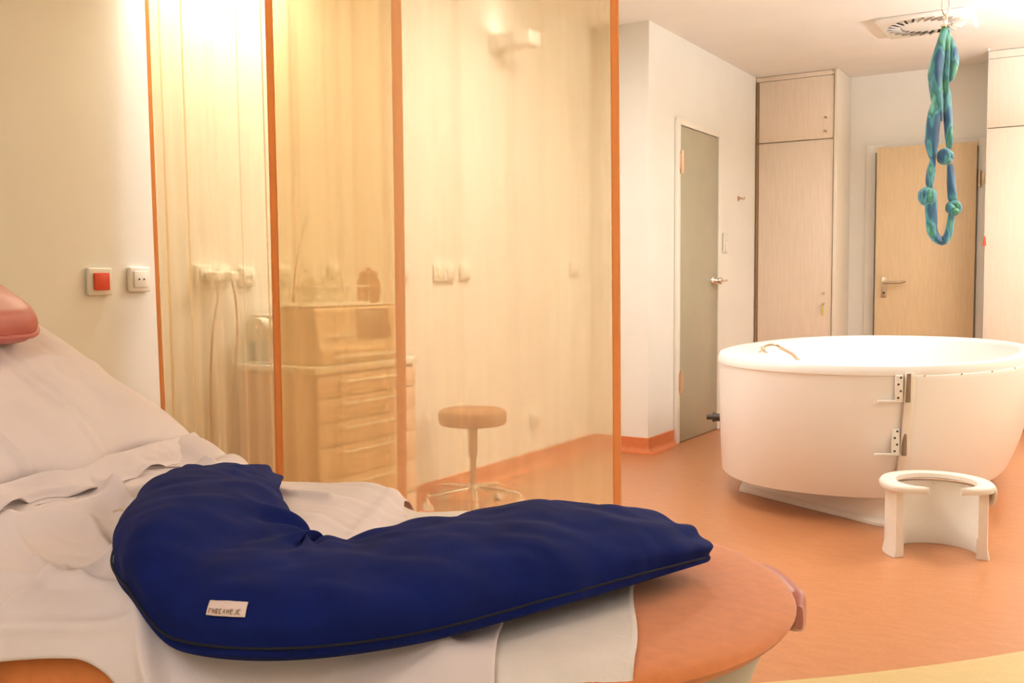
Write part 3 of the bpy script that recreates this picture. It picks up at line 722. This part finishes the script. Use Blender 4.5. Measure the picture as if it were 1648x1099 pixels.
# ------------------------------------------------------------------ hanging scarf rope above the tub
hx, hy = -.818, 5.6
hk = thing('ceiling_hook', (hx, hy, CZ), 'chrome ceiling hook and swivel carrying the teal scarf', 'hook')
part(MB().lathe([(.035, 0), (.035, -.006), (.012, -.014), (.01, -.03), (0, -.03)], (hx, hy, CZ - .001), 20), 'ceiling_plate', M['chrome'], hk)
def link(c, h, w_, r, ang):
    pts = []
    for i in range(33):
        a = 2 * PI * i / 32
        pts.append(Vector((w_ * math.cos(a) * math.cos(ang), w_ * math.cos(a) * math.sin(ang), h * math.sin(a))) + Vector(c))
    return MB().tube(pts, r, 8, caps=False)
part(link((hx, hy, CZ - .045), .022, .012, .004, 0), 'eye', M['chrome'], hk)
part(MB().cyl((hx, hy, CZ - .105), (hx, hy, CZ - .062), .012).lathe([(.0, 0), (.016, .004), (.017, .014), (.0, .02)], (hx, hy, CZ - .12), 16), 'swivel', M['chrome'], hk)
part(link((hx, hy, CZ - .165), .052, .019, .0048, .6), 'carabiner', M['chrome'], hk)
part(link((hx, hy, CZ - .25), .038, .018, .005, 2.0), 'ring', M['chrome'], hk)
part(MB().cyl((hx - .022, hy, CZ - .272), (hx + .024, hy, CZ - .268), .010), 'toggle', M['chrome'], hk)
sc = thing('scarf_rope', (hx, hy, 1.55), 'knotted teal and green scarf rope hanging above the tub', 'scarf')
zt = 2.345
# camera-facing sideways direction of the loop
sd = Vector((.83, .56, 0)).normalized(); dp = Vector((-sd.y, sd.x, 0))
def sp(s_, z, d=0.0): return Vector((hx, hy, z)) + sd * s_ + dp * d
K = 1 / 268.0   # picture scale used when reading sizes off: 268 px per metre
def strand(pts, radii, name, n=14, twist=0.0):
    P = catmull([sp(*p) for p in pts], 6); m_ = len(P) - 1
    tp_ = []
    for i in range(len(P)):
        f = i / m_ * (len(radii) - 1); k = min(int(f), len(radii) - 2); f -= k
        r0 = radii[k]; r1 = radii[k + 1]
        tp_.append(((r0[0] * (1 - f) + r1[0] * f), (r0[1] * (1 - f) + r1[1] * f)))
    mb = MB(); rings = []
    for i, p in enumerate(P):
        t_ = (P[min(i + 1, m_)] - P[max(i - 1, 0)]).normalized()
        a = (sd - t_ * sd.dot(t_)).normalized(); b = t_.cross(a)
        tw = twist * i / m_
        ca, sa = math.cos(tw), math.sin(tw); a, b = a * ca + b * sa, b * ca - a * sa
        ring = []
        for k in range(n):
            q = 2 * PI * k / n; fold = 1 + .14 * math.sin(3 * q + i * .25)
            ring.append(p + a * tp_[i][0] * fold * math.cos(q) + b * tp_[i][1] * fold * math.sin(q))
        rings.append(ring)
    mb.rings(rings)
    return part(mb, name, M['scarf'], sc, smooth=60)
def knot(c, r, name, seed):
    mb = MB()
    for k in range(3):
        ax = Vector((math.sin(seed + k * 2.1), math.cos(seed * 1.7 + k * 1.3), .6 * math.cos(k + seed))).normalized()
        u_ = ax.orthogonal().normalized(); v_ = ax.cross(u_)
        pts = [c + (u_ * math.cos(a) + v_ * math.sin(a)) * r * .52 + ax * r * .22 * math.sin(2 * a + k) for a in [2 * PI * i / 24 for i in range(25)]]
        mb.tube(pts, r * .46, 12, caps=False)
    return part(mb, name, M['scarf'], sc, smooth=60)
strand([(-.005, zt + .01), (-.028, zt - .10), (-.048, zt - .22), (-.03, zt - .38), (-.018, zt - .46)], [(.016, .02), (.03, .024), (.036, .028), (.026, .02), (.012, .014)], 'scarf_strand', twist=.8)
strand([(.004, zt + .012), (.012, zt - .10), (.006, zt - .24), (.012, zt - .36)], [(.014, .018), (.022, .02), (.018, .018), (.012, .012)], 'scarf_strand', twist=-.6)
strand([(.016, zt - .03), (.04, zt - .10), (.046, zt - .17), (.034, zt - .235), (.018, zt - .26)], [(.012, .014), (.022, .02), (.026, .022), (.02, .018), (.008, .01)], 'scarf_strand', twist=.5)
strand([(-.022, zt - .30), (-.052, zt - .42), (-.062, zt - .56), (-.052, zt - .655)], [(.016, .014), (.033, .02), (.034, .022), (.013, .012)], 'scarf_strand', twist=.9)
strand([(.014, zt - .30), (.022, zt - .42), (.032, zt - .54), (.030, zt - .60)], [(.014, .014), (.024, .018), (.022, .018), (.012, .012)], 'scarf_strand', twist=-.7)
knot(sp(.012, zt - .64), .044, 'scarf_knot', 1.1)
strand([(-.052, zt - .65), (-.062, zt - .71), (-.066, zt - .77), (-.062, zt - .80)], [(.012, .012), (.022, .02), (.02, .02), (.014, .014)], 'scarf_strand', twist=.4)
strand([(.036, zt - .68), (.046, zt - .76), (.058, zt - .85), (.062, zt - .87)], [(.014, .014), (.022, .018), (.026, .02), (.016, .014)], 'scarf_strand', twist=-.5)
knot(sp(-.078, zt - .845), .050, 'scarf_knot', 2.6)
knot(sp(.062, zt - .905), .042, 'scarf_knot', 4.2)
strand([(-.064, zt - .86), (-.058, zt - .95), (-.052, zt - 1.02), (-.026, zt - 1.065), (.008, zt - 1.075), (.034, zt - 1.045), (.046, zt - .98), (.052, zt - .92)],
       [(.032, .03), (.03, .028), (.027, .026), (.023, .023), (.022, .022), (.021, .021), (.018, .018), (.014, .014)], 'scarf_loop', twist=2.5)
strand([(-.10, zt - .83), (-.125, zt - .835)], [(.012, .012), (.006, .006)], 'scarf_end')

# ------------------------------------------------------------------ the bed
TH = math.radians(17.3)
BO = Vector((-.396, 1.272, 0))
MBED = Matrix.Translation(BO) @ Matrix.Rotation(TH, 4, 'Z')      # local x = towards the foot, local y = towards the curtain
bed = thing('birthing_bed', MBED @ Vector((-.8, 0, 0)), 'orange upholstered birthing bed with rounded foot and raised backrest', 'bed')
ZF, ZS = .655, .690          # top of foot and seat cushions
APIV, RANG = -1.02, math.radians(31)
HW = .39
def bedpart(mb, name, m, smooth=40, mods=(), parent=None, label=None):
    mb.xform(MBED); return part(mb, name, m, parent or bed, smooth, mods, label)
CB = .045      # the foot section sits a little off the centre line
def dshape(inset, a_back, n=40, cen=-.345, hw=HW):
    r = hw - inset; out = [(a_back + inset, CB - r)]
    out += [(cen + r * math.cos(q), CB + r * math.sin(q)) for q in [-PI / 2 + PI * i / n for i in range(n + 1)]]
    out.append((a_back + inset, CB + r)); return out
def slab(mb, outline, z_bot, z_top, r=.045, n=5, rb=.02, mx=None):
    rings = []
    for i in range(n + 1):
        q = PI / 2 * i / n; rings.append((rb * (1 - math.sin(q)), z_bot + rb * (1 - math.cos(q))))
    for i in range(n + 1):
        q = PI / 2 * i / n; rings.append((r * (1 - math.cos(q)), z_top - r * (1 - math.sin(q))))
    vr = [[Vector((a, b, z)) for a, b in outline(ins)] for ins, z in rings]
    # crown of the top: two extra inner rings
    for ins, dz in ((r + .05, .006), (r + .13, .009)): vr.append([Vector((a, b, z_top + dz)) for a, b in outline(ins)])
    if mx is not None: vr = [[mx @ p for p in q] for q in vr]
    mb.rings(vr); return mb
def rrect(inset, a0, a1, hw, rc=.05, n=6):
    a0 += inset; a1 -= inset; hw -= inset; rc = max(.01, rc - inset * .5); out = []
    for cx, cy, q0 in ((a1 - rc, hw - rc, 0), (a0 + rc, hw - rc, 90), (a0 + rc, -hw + rc, 180), (a1 - rc, -hw + rc, 270)):
        for i in range(n + 1):
            q = math.radians(q0 + 90 * i / n); out.append((cx + rc * math.cos(q), cy + rc * math.sin(q)))
    return out
FOOT = [(.050, .612), (.030, .613), (.014, .620), (.004, .629), (0, .635), (.003, .641), (.012, .646), (.030, .650), (.080, .653), (.160, .6545)]
mb = MB(); mb.rings([[Vector((a, b, z)) for a, b in dshape(ins, -.640)] for ins, z in FOOT])
bedpart(mb, 'foot_cushion', M['orange'], 60)
bedpart(slab(MB(), lambda i: rrect(i, -1.015, -.648, .382), .555, ZS - .009), 'seat_cushion', M['orange'])
MR = Matrix.Translation((APIV, 0, ZS)) @ Matrix.Rotation(RANG, 4, 'Y')
bedpart(slab(MB(), lambda i: rrect(i, -.90, -.012, .382), -.13, -.009, mx=MR), 'backrest_cushion', M['orange'])
bedpart(MB().box((-.85, -.37, -.175), (-.02, .37, -.1315), .015, mx=MR), 'backrest_frame', M['grey'])
# pale grey tray under the foot, chassis, column, base with castors
mb = MB(); rr = []
for ins, z in ((.15, .46), (.11, .475), (.075, .51), (.055, .55), (.042, .585), (.038, .611)): rr.append([Vector((a, b, z)) for a, b in dshape(ins, -.64)])
mb.rings(rr); bedpart(mb, 'foot_tray', M['grey'], 50)
bedpart(MB().box((-1.03, -.36, .44), (-.63, .36, .5535), .02), 'seat_frame', M['grey'])
bedpart(MB().box((-1.0, -.2, .16), (-.55, .2, .439), .03), 'lift_column', M['grey'])
bedpart(MB().box((-1.55, -.3, .07), (-.2, .3, .159), .03), 'base', M['grey'])
for a in (-1.45, -.3):
    for b in (-.25, .25):
        mb = MB().cyl((a, b - .02, .035), (a, b + .02, .035), .034, n=24).box((a - .02, b - .026, .04), (a + .02, b + .026, .0695), .004)
        bedpart(mb, 'castor', M['rubber'])
# rose padded grip wrapped round the foot end
mb = MB(); rr = []
cen, q0, q1 = -.345, math.radians(6), math.radians(35)
for k in range(25):
    q = q0 + (q1 - q0) * k / 24; e = sstep(0, .16, min(k, 24 - k) / 24)
    ring = []
    for i in range(16):
        f = 2 * PI * i / 16
        rr_ = .397 + (.016 * math.copysign(abs(math.cos(f)) ** .6, math.cos(f))) * (.35 + .65 * e)
        zz = .606 + .030 * math.copysign(abs(math.sin(f)) ** .6, math.sin(f)) * (.55 + .45 * e)
        ring.append(Vector((cen + rr_ * math.cos(q), CB + rr_ * math.sin(q), zz)))
    rr.append(ring)
mb.rings(rr); bedpart(mb, 'foot_grip', M['rose'], 60, label='rose padded grip at the foot end')
# head cushion, pink vinyl, strapped over the top of the backrest
mb = MB(); slab(mb, lambda i: rrect(i, -.76, -.385, .25, .06), .083, .150, r=.035, rb=.03, mx=MR)
hc = bedpart(mb, 'head_cushion', M['pink'], 50, label='pink vinyl head cushion')
pts = [MR @ Vector((a, b, .112)) for a, b in rrect(-.001, -.76, -.385, .25, .06)]; pts.append(pts[0])
bedpart(MB().tube(pts, .005, 8, caps=False), 'cushion_piping', M['pink'], 60, parent=hc)

# top surface the linen lies on (bed-local)
def ztop(a):
    seat = ZF + (ZS - ZF) * (1 - sstep(-.70, -.60, a))
    k = 26.0; s_ = math.log(1 + math.exp(max(-40, min(40, (APIV - a) * k)))) / k
    return seat + math.tan(RANG) * s_
def drape(a, s_, hw=HW, r=.055, lift=.007):
    """point of a cloth lying across the bed: s_ is the arc length from the centre line"""
    if a > -.345: hw = math.sqrt(max(.01, hw * hw - (a + .345) ** 2))
    cb = CB * sstep(-.64, -.46, a)
    sg = 1 if s_ >= 0 else -1; s_ = abs(s_); fl = hw - r
    if s_ <= fl: b, dz, nb, nz = s_, 0.0, 0.0, 1.0
    elif s_ <= fl + r * PI / 2:
        q = (s_ - fl) / r; b, dz = fl + r * math.sin(q), -r * (1 - math.cos(q)); nb, nz = math.sin(q), math.cos(q)
    else: b, dz, nb, nz = fl + r, -r - (s_ - fl - r * PI / 2), 1.0, 0.0
    return Vector((a, cb + sg * b, ztop(a) + dz)), Vector((0, sg * nb, nz))
def cloth(name, m, fa, fs, nu, nv, label, cat, lift, amp, seed, creases=(), puffs=()):
    mb = MB()
    def f(i, j):
        a, s_ = fa(i, j), fs(i, j)
        p, n = drape(a, s_)
        h = lift + amp * (.5 + .5 * fbm((a * 7 + seed, s_ * 7, 0), 3)) + amp * .6 * abs(fbm((a * 3 - seed, s_ * 16, 3), 2))
        for (a0, s0, a1, s1, wdt, hh) in creases:
            d = Vector((a1 - a0, s1 - s0)); L = d.length; q = Vector((a - a0, s_ - s0)); tt = max(0, min(1, q.dot(d) / L / L))
            dist = (q - d * tt).length; h += 1.5 * hh * (math.exp(-(dist / wdt) ** 2) + .5 * math.exp(-(dist / (2.6 * wdt)) ** 2))
        for (a0, s0, ra, rs_, hh) in puffs:
            h += hh * math.exp(-((a - a0) / ra) ** 2 - ((s_ - s0) / rs_) ** 2)
        return p + n * max(lift * .7, h)
    mb.grid(f, nu, nv); mb.xform(MBED)
    base = MBED @ Vector((-.7, 0, ZS))
    return single(mb, name, m, label, cat, base, 180, mods=(('SOLIDIFY', dict(thickness=.0012, offset=1)),))
# disposable pad nearer the foot
cloth('bed_pad', M['pad'], lambda i, j: -.67 + (.67 - .170 - .10 * (-.52 + .88 * j) - .005 * math.sin(j * 15)) * i, lambda i, j: -.52 + .88 * j, 70, 90,
      'thin white paper pad under the nursing pillow, its edge nearest the rounded foot', 'bed pad', .004, .003, 3.0)
# large linen sheet over seat and lower backrest
def sh_a(i, j):
    end = -.25 - .055 * sstep(.2, .42, j) - .32 * sstep(.42, .95, j) + .006 * math.sin(j * 18)
    return -1.62 + (1.62 + end) * i
def sh_s(i, j):
    a = sh_a(i, j)
    near = -.412 - .28 * sstep(-.75, -.35, a) - .012 * math.sin(a * 11)
    return near + (.40 - near) * j
cr = [(-1.1, -.30, -.35, -.34, .012, .007), (-.98, -.06, -.62, -.42, .010, .008), (-1.12, .08, -.8, -.02, .012, .009), (-1.05, -.4, -.98, .38, .018, .012),
      (-.86, -.42, -.80, .05, .008, .006), (-.62, .05, -.66, .40, .010, .003), (-1.0, .28, -.72, .22, .012, .006),
      (-1.08, -.13, -.93, -.235, .008, .0035), (-.93, -.235, -.796, -.32, .008, .0035), (-.796, -.32, -.70, -.345, .008, .003), (-1.07, .09, -.90, -.06, .008, .0035),
      (-1.15, .10, -.95, .31, .006, .005), (-.88, -.385, -.69, -.37, .006, .005), (-.52, -.30, -.30, -.25, .006, .004)]
cloth('bed_sheet', M['sheet'], sh_a, sh_s, 300, 220, 'creased white linen sheet covering the middle of the bed under the navy pillow', 'sheet', .010, .007, 8.0, cr,
      [(-1.06, .37, .07, .05, .05), (-.70, .34, .10, .07, .006)])

# big white pillow on the backrest
def pillow_local(u, v):
    """u along the slope (0 lower hem, 1 top), v across the bed (-1..1): returns slope position, b, thickness factor"""
    ed = (1 - abs(2 * u - 1) ** 4) * (1 - abs(v) ** 5)
    return max(0.0, ed) ** .5
def white_pillow():
    pw = thing('pillow', MBED @ Vector((-1.4, 0, .95)), 'large white pillow in a creased open pillowcase leaning on the raised backrest', 'pillow')
    L0, L1, HB = -.105, -.66, .41
    def pt(u, v, top):
        th = pillow_local(u, v)
        s_ = L0 + (L1 - L0) * u + .012 * math.sin(v * 9) * (1 - u)
        hb = HB * (1 + .01 * math.sin(u * 13))
        w_ = fbm((u * 3.2, v * 3.6, 4.0), 4)
        cre = .008 * math.exp(-((v + .12 - .10 * u) / .012) ** 2) + .006 * math.exp(-((v - .28 - .15 * u) / .02) ** 2) - .004 * math.exp(-((v - .33 - .15 * u) / .02) ** 2) + .005 * math.exp(-((u - .42 - .05 * v) / .03) ** 2)
        z = .024 + (.046 * th + .009 * w_ * th + cre * min(1, th * 2) + .004 if top else -.004 * th)
        return MBED @ (MR @ Vector((s_, hb * v, z)))
    mb = MB()
    n, m_ = 70, 90
    tv = [[mb.bm.verts.new(pt(i / n, 2 * j / m_ - 1, True)) for j in range(m_ + 1)] for i in range(n + 1)]
    bv = [[mb.bm.verts.new(pt(i / n, 2 * j / m_ - 1, False)) for j in range(m_ + 1)] for i in range(n + 1)]
    for g in (tv, bv):
        for i in range(n):
            for j in range(m_): mb.bm.faces.new((g[i][j], g[i + 1][j], g[i + 1][j + 1], g[i][j + 1]))
    for i in range(n):
        for j in (0, m_): mb.bm.faces.new((tv[i][j], tv[i + 1][j], bv[i + 1][j], bv[i][j]))
    for j in range(m_):
        for i in (0, n): mb.bm.faces.new((tv[i][j], tv[i][j + 1], bv[i][j + 1], bv[i][j]))
    part(mb, 'pillowcase', M['sheet'], pw, 180)
    # loose open hem hanging out below the filling
    def hem(i, j, lay):
        v = -1 + 2 * j
        s_ = -.110 + .05 * i + .014 * math.sin(v * 7 + lay) * i + .03 * i * sstep(.4, .9, v)
        z = .026 + (.018 if lay == 0 else .003) - .016 * i + .010 * fbm((v * 5, i * 2, 9 + lay), 3) * (.3 + i) + (.012 * math.sin(v * 15) * i if lay == 0 else 0)
        p = MR @ Vector((s_, HB * v * .985, z))
        zmin = ztop(p.x) + .021 + .002 * (1 - lay)
        p.z = max(p.z, zmin)
        return MBED @ p
    for lay in (0, 1):
        part(MB().grid(lambda i, j: hem(i, j, lay), 12, 100), 'pillowcase_hem', M['sheet'], pw, 180, mods=(('SOLIDIFY', dict(thickness=.0012, offset=1)),))
white_pillow()

# ------------------------------------------------------------------ navy nursing pillow
NP = dict(path=[(-.905, .215), (-.845, .06), (-.765, -.085), (-.660, -.235), (-.555, -.300), (-.460, -.255), (-.365, -.135), (-.265, .01), (-.175, .135)],
          w=[.088, .100, .112, .126, .135, .136, .140, .145, .130],
          h=[.050, .082, .098, .104, .098, .092, .098, .094, .060])
def nursing_pillow():
    t = thing('nursing_pillow', MBED @ Vector((-.55, -.1, ZF + .02)), 'navy blue crescent shaped nursing pillow lying on the white sheets', 'nursing pillow')
    n = 14
    P = catmull([(x, y, 0) for x, y in NP['path']], n); m_ = len(P) - 1
    def lerp(arr, i):
        f = i / n; k = min(int(f), len(arr) - 2); f -= k; f2 = f
        return arr[k] * (1 - f2) + arr[k + 1] * f2
    # distance-parametrised rounded ends
    NS = 72
    def section(i):
        p = P[i]; tg = (P[min(i + 1, m_)] - P[max(i - 1, 0)]).normalized(); nr = Vector((-tg.y, tg.x, 0))
        w_, h_ = lerp(NP['w'], i), lerp(NP['h'], i)
        return p, nr, tg, w_, h_
    mb = MB(); rings = []; seam = []
    def zbase(a, b):
        return ztop(a) + .020
    for i in range(m_ + 1):
        p, nr, tg, w_, h_ = section(i); ring = []
        for k in range(NS):
            q = 2 * PI * k / NS; c, s_ = math.cos(q), math.sin(q)
            x = w_ * math.copysign(abs(c) ** .82, c)
            zz = h_ * (.34 + .66 * abs(s_) ** .8) if s_ >= 0 else h_ * (.34 - .34 * abs(s_) ** .55)
            pos = p + nr * x
            # wrinkles
            u = i / m_
            wr = .006 * fbm((pos.x * 9, pos.y * 9, 2), 4) - .007 * max(0, .35 - abs(fbm((pos.x * 5 + pos.y * 3, pos.y * 11 - pos.x * 4, 7), 3))) * 2
            bend = math.exp(-((u - .44) / .20) ** 2) * sstep(-.2, .9, c)
            wr += .010 * bend * math.sin(u * 95 + 2.5 * fbm((u * 8, q, 1), 2)) * max(0, s_ + .3)
            endw = math.exp(-(min(u, 1 - u) / .07) ** 2)
            wr += .005 * endw * math.sin(q * 9)
            ox = -math.exp(-(abs(s_) / .10) ** 2) * .004
            d = Vector((nr.x * c, nr.y * c, max(0, s_))).normalized() if s_ > -.2 else Vector((0, 0, 0))
            z0 = max(zbase(pos.x, pos.y), zbase(p.x, p.y) - .02)
            ring.append(Vector((pos.x, pos.y, z0 + zz)) + d * (wr + ox))
        rings.append(ring)
    for end, i in ((0, 0), (1, m_)):        # rounded closing rings
        p, nr, tg, w_, h_ = section(i); sg = -1 if end == 0 else 1
        base = rings[0] if end == 0 else rings[-1]
        cz = sum((v.z for v in base), 0) / NS * .75 + min(v.z for v in base) * .25
        new = []
        for f in (.35, .62, .82, .94, .99):
            sc_ = math.sqrt(1 - f * f); r_ = []
            for v in base:
                rel = Vector((v.x - p.x, v.y - p.y)); r_.append(Vector((p.x + rel.x * (.25 + .75 * sc_) + tg.x * sg * w_ * .32 * f, p.y + rel.y * (.25 + .75 * sc_) + tg.y * sg * w_ * .32 * f, cz + (v.z - cz) * sc_)))
            new.append(r_)
        rings = (new[::-1] + rings) if end == 0 else (rings + new)
    mb.rings(rings); mb.xform(MBED)
    body = part(mb, 'pillow_cover', M['navy'], t, 180, mods=(('SUBSURF', dict(levels=1, render_levels=1)),))
    # seam cord along the outer edge
    pts = []
    for i in range(2, m_ - 1):
        p, nr, tg, w_, h_ = section(i); a = p - nr * (w_ - .001)
        pts.append(MBED @ Vector((a.x, a.y, max(zbase(a.x, a.y), zbase(p.x, p.y) - .02) + h_ * .30)))
    part(MB().tube(pts, .0016, 8), 'seam', M['navy_dark'], t)
    # zip pull at the outer corner of the left arm
    i = int(m_ * .19); p, nr, tg, w_, h_ = section(i); a = p - nr * (w_ + .002)
    zp = Vector((a.x, a.y, zbase(a.x, a.y) + h_ * .36))
    mbz = MB().box((-.012, -.004, -.003), (.004, .004, .003), .001, mx=Matrix.Translation(zp)).tube([zp + Vector((-.012, 0, 0)), zp + Vector((-.02, -.006, .002)), zp + Vector((-.03, -.004, -.002))], .0022, 8)
    bedpart(mbz, 'zip_pull', M['chrome'], parent=t, label='metal zip pull')
    # sewn-in label with a row of small stitched characters near the outer seam
    from mathutils.bvhtree import BVHTree
    dg = bpy.context.evaluated_depsgraph_get()
    ev = body.evaluated_get(dg); me = ev.to_mesh()
    base = BASE[t.name]
    tree = BVHTree.FromPolygons([v.co + base for v in me.vertices], [tuple(f.vertices) for f in me.polygons]); ev.to_mesh_clear()
    def surf(fi, qd, off):
        i0 = int(fi); f = fi - i0
        def at(i):
            p, nr, tg, w_, h_ = section(i); q = math.radians(qd); c, s_ = math.cos(q), math.sin(q)
            x = w_ * math.copysign(abs(c) ** .82, c); pos = p + nr * x
            return Vector((pos.x, pos.y, max(zbase(pos.x, pos.y), zbase(p.x, p.y) - .02) + h_ * (.34 + .66 * abs(s_) ** .8)))
        wp = MBED @ at(i0).lerp(at(i0 + 1), f)
        hit, nrm, idx, dist = tree.find_nearest(wp)
        up = nrm if nrm.z > 0 else -nrm
        return hit + up * off
    T0, T1, Q0, Q1 = 56.4, 58.7, 149.5, 161
    mbt = MB(); mbt.grid(lambda i, j: surf(T0 + (T1 - T0) * i, Q0 + (Q1 - Q0) * j, .0022 + .0012 * (1 - abs(2 * i - 1))), 16, 5)
    lab = part(mbt, 'sewn_label', M['tag'], t, 60, mods=(('SOLIDIFY', dict(thickness=.0012, offset=0)),), label='small pale woven label')
    mbt = MB(); rnd = random.Random(3)
    def stroke(x0, y0, x1, y1):
        a = surf(T0 + (T1 - T0) * x0, Q0 + (Q1 - Q0) * y0, .0044); b = surf(T0 + (T1 - T0) * x1, Q0 + (Q1 - Q0) * y1, .0044)
        mbt.tube([a, b], .00045, 5)
    for k in range(9):
        x = .09 + .093 * k; ww = .05; y0, y1 = .56, .84
        kind = (0, 1, 2, 3, 4, 1, 2, 5, 3)[k]
        if kind in (0, 1, 2, 3): stroke(x, y0, x, y1)
        if kind in (1, 5): stroke(x + ww, y0, x + ww, y1)
        if kind in (0, 2, 3): stroke(x, y0, x + ww, y0)
        if kind in (1, 2): stroke(x, (y0 + y1) / 2, x + ww, (y0 + y1) / 2)
        if kind in (2, 3, 5): stroke(x, y1, x + ww, y1)
        if kind == 4: stroke(x, y1, x + ww / 2, y0); stroke(x + ww / 2, y0, x + ww, y1)
    part(mbt, 'lettering', M['ink'], lab, 60)
    return t, section, zbase
npl, npsec, npzb = nursing_pillow()
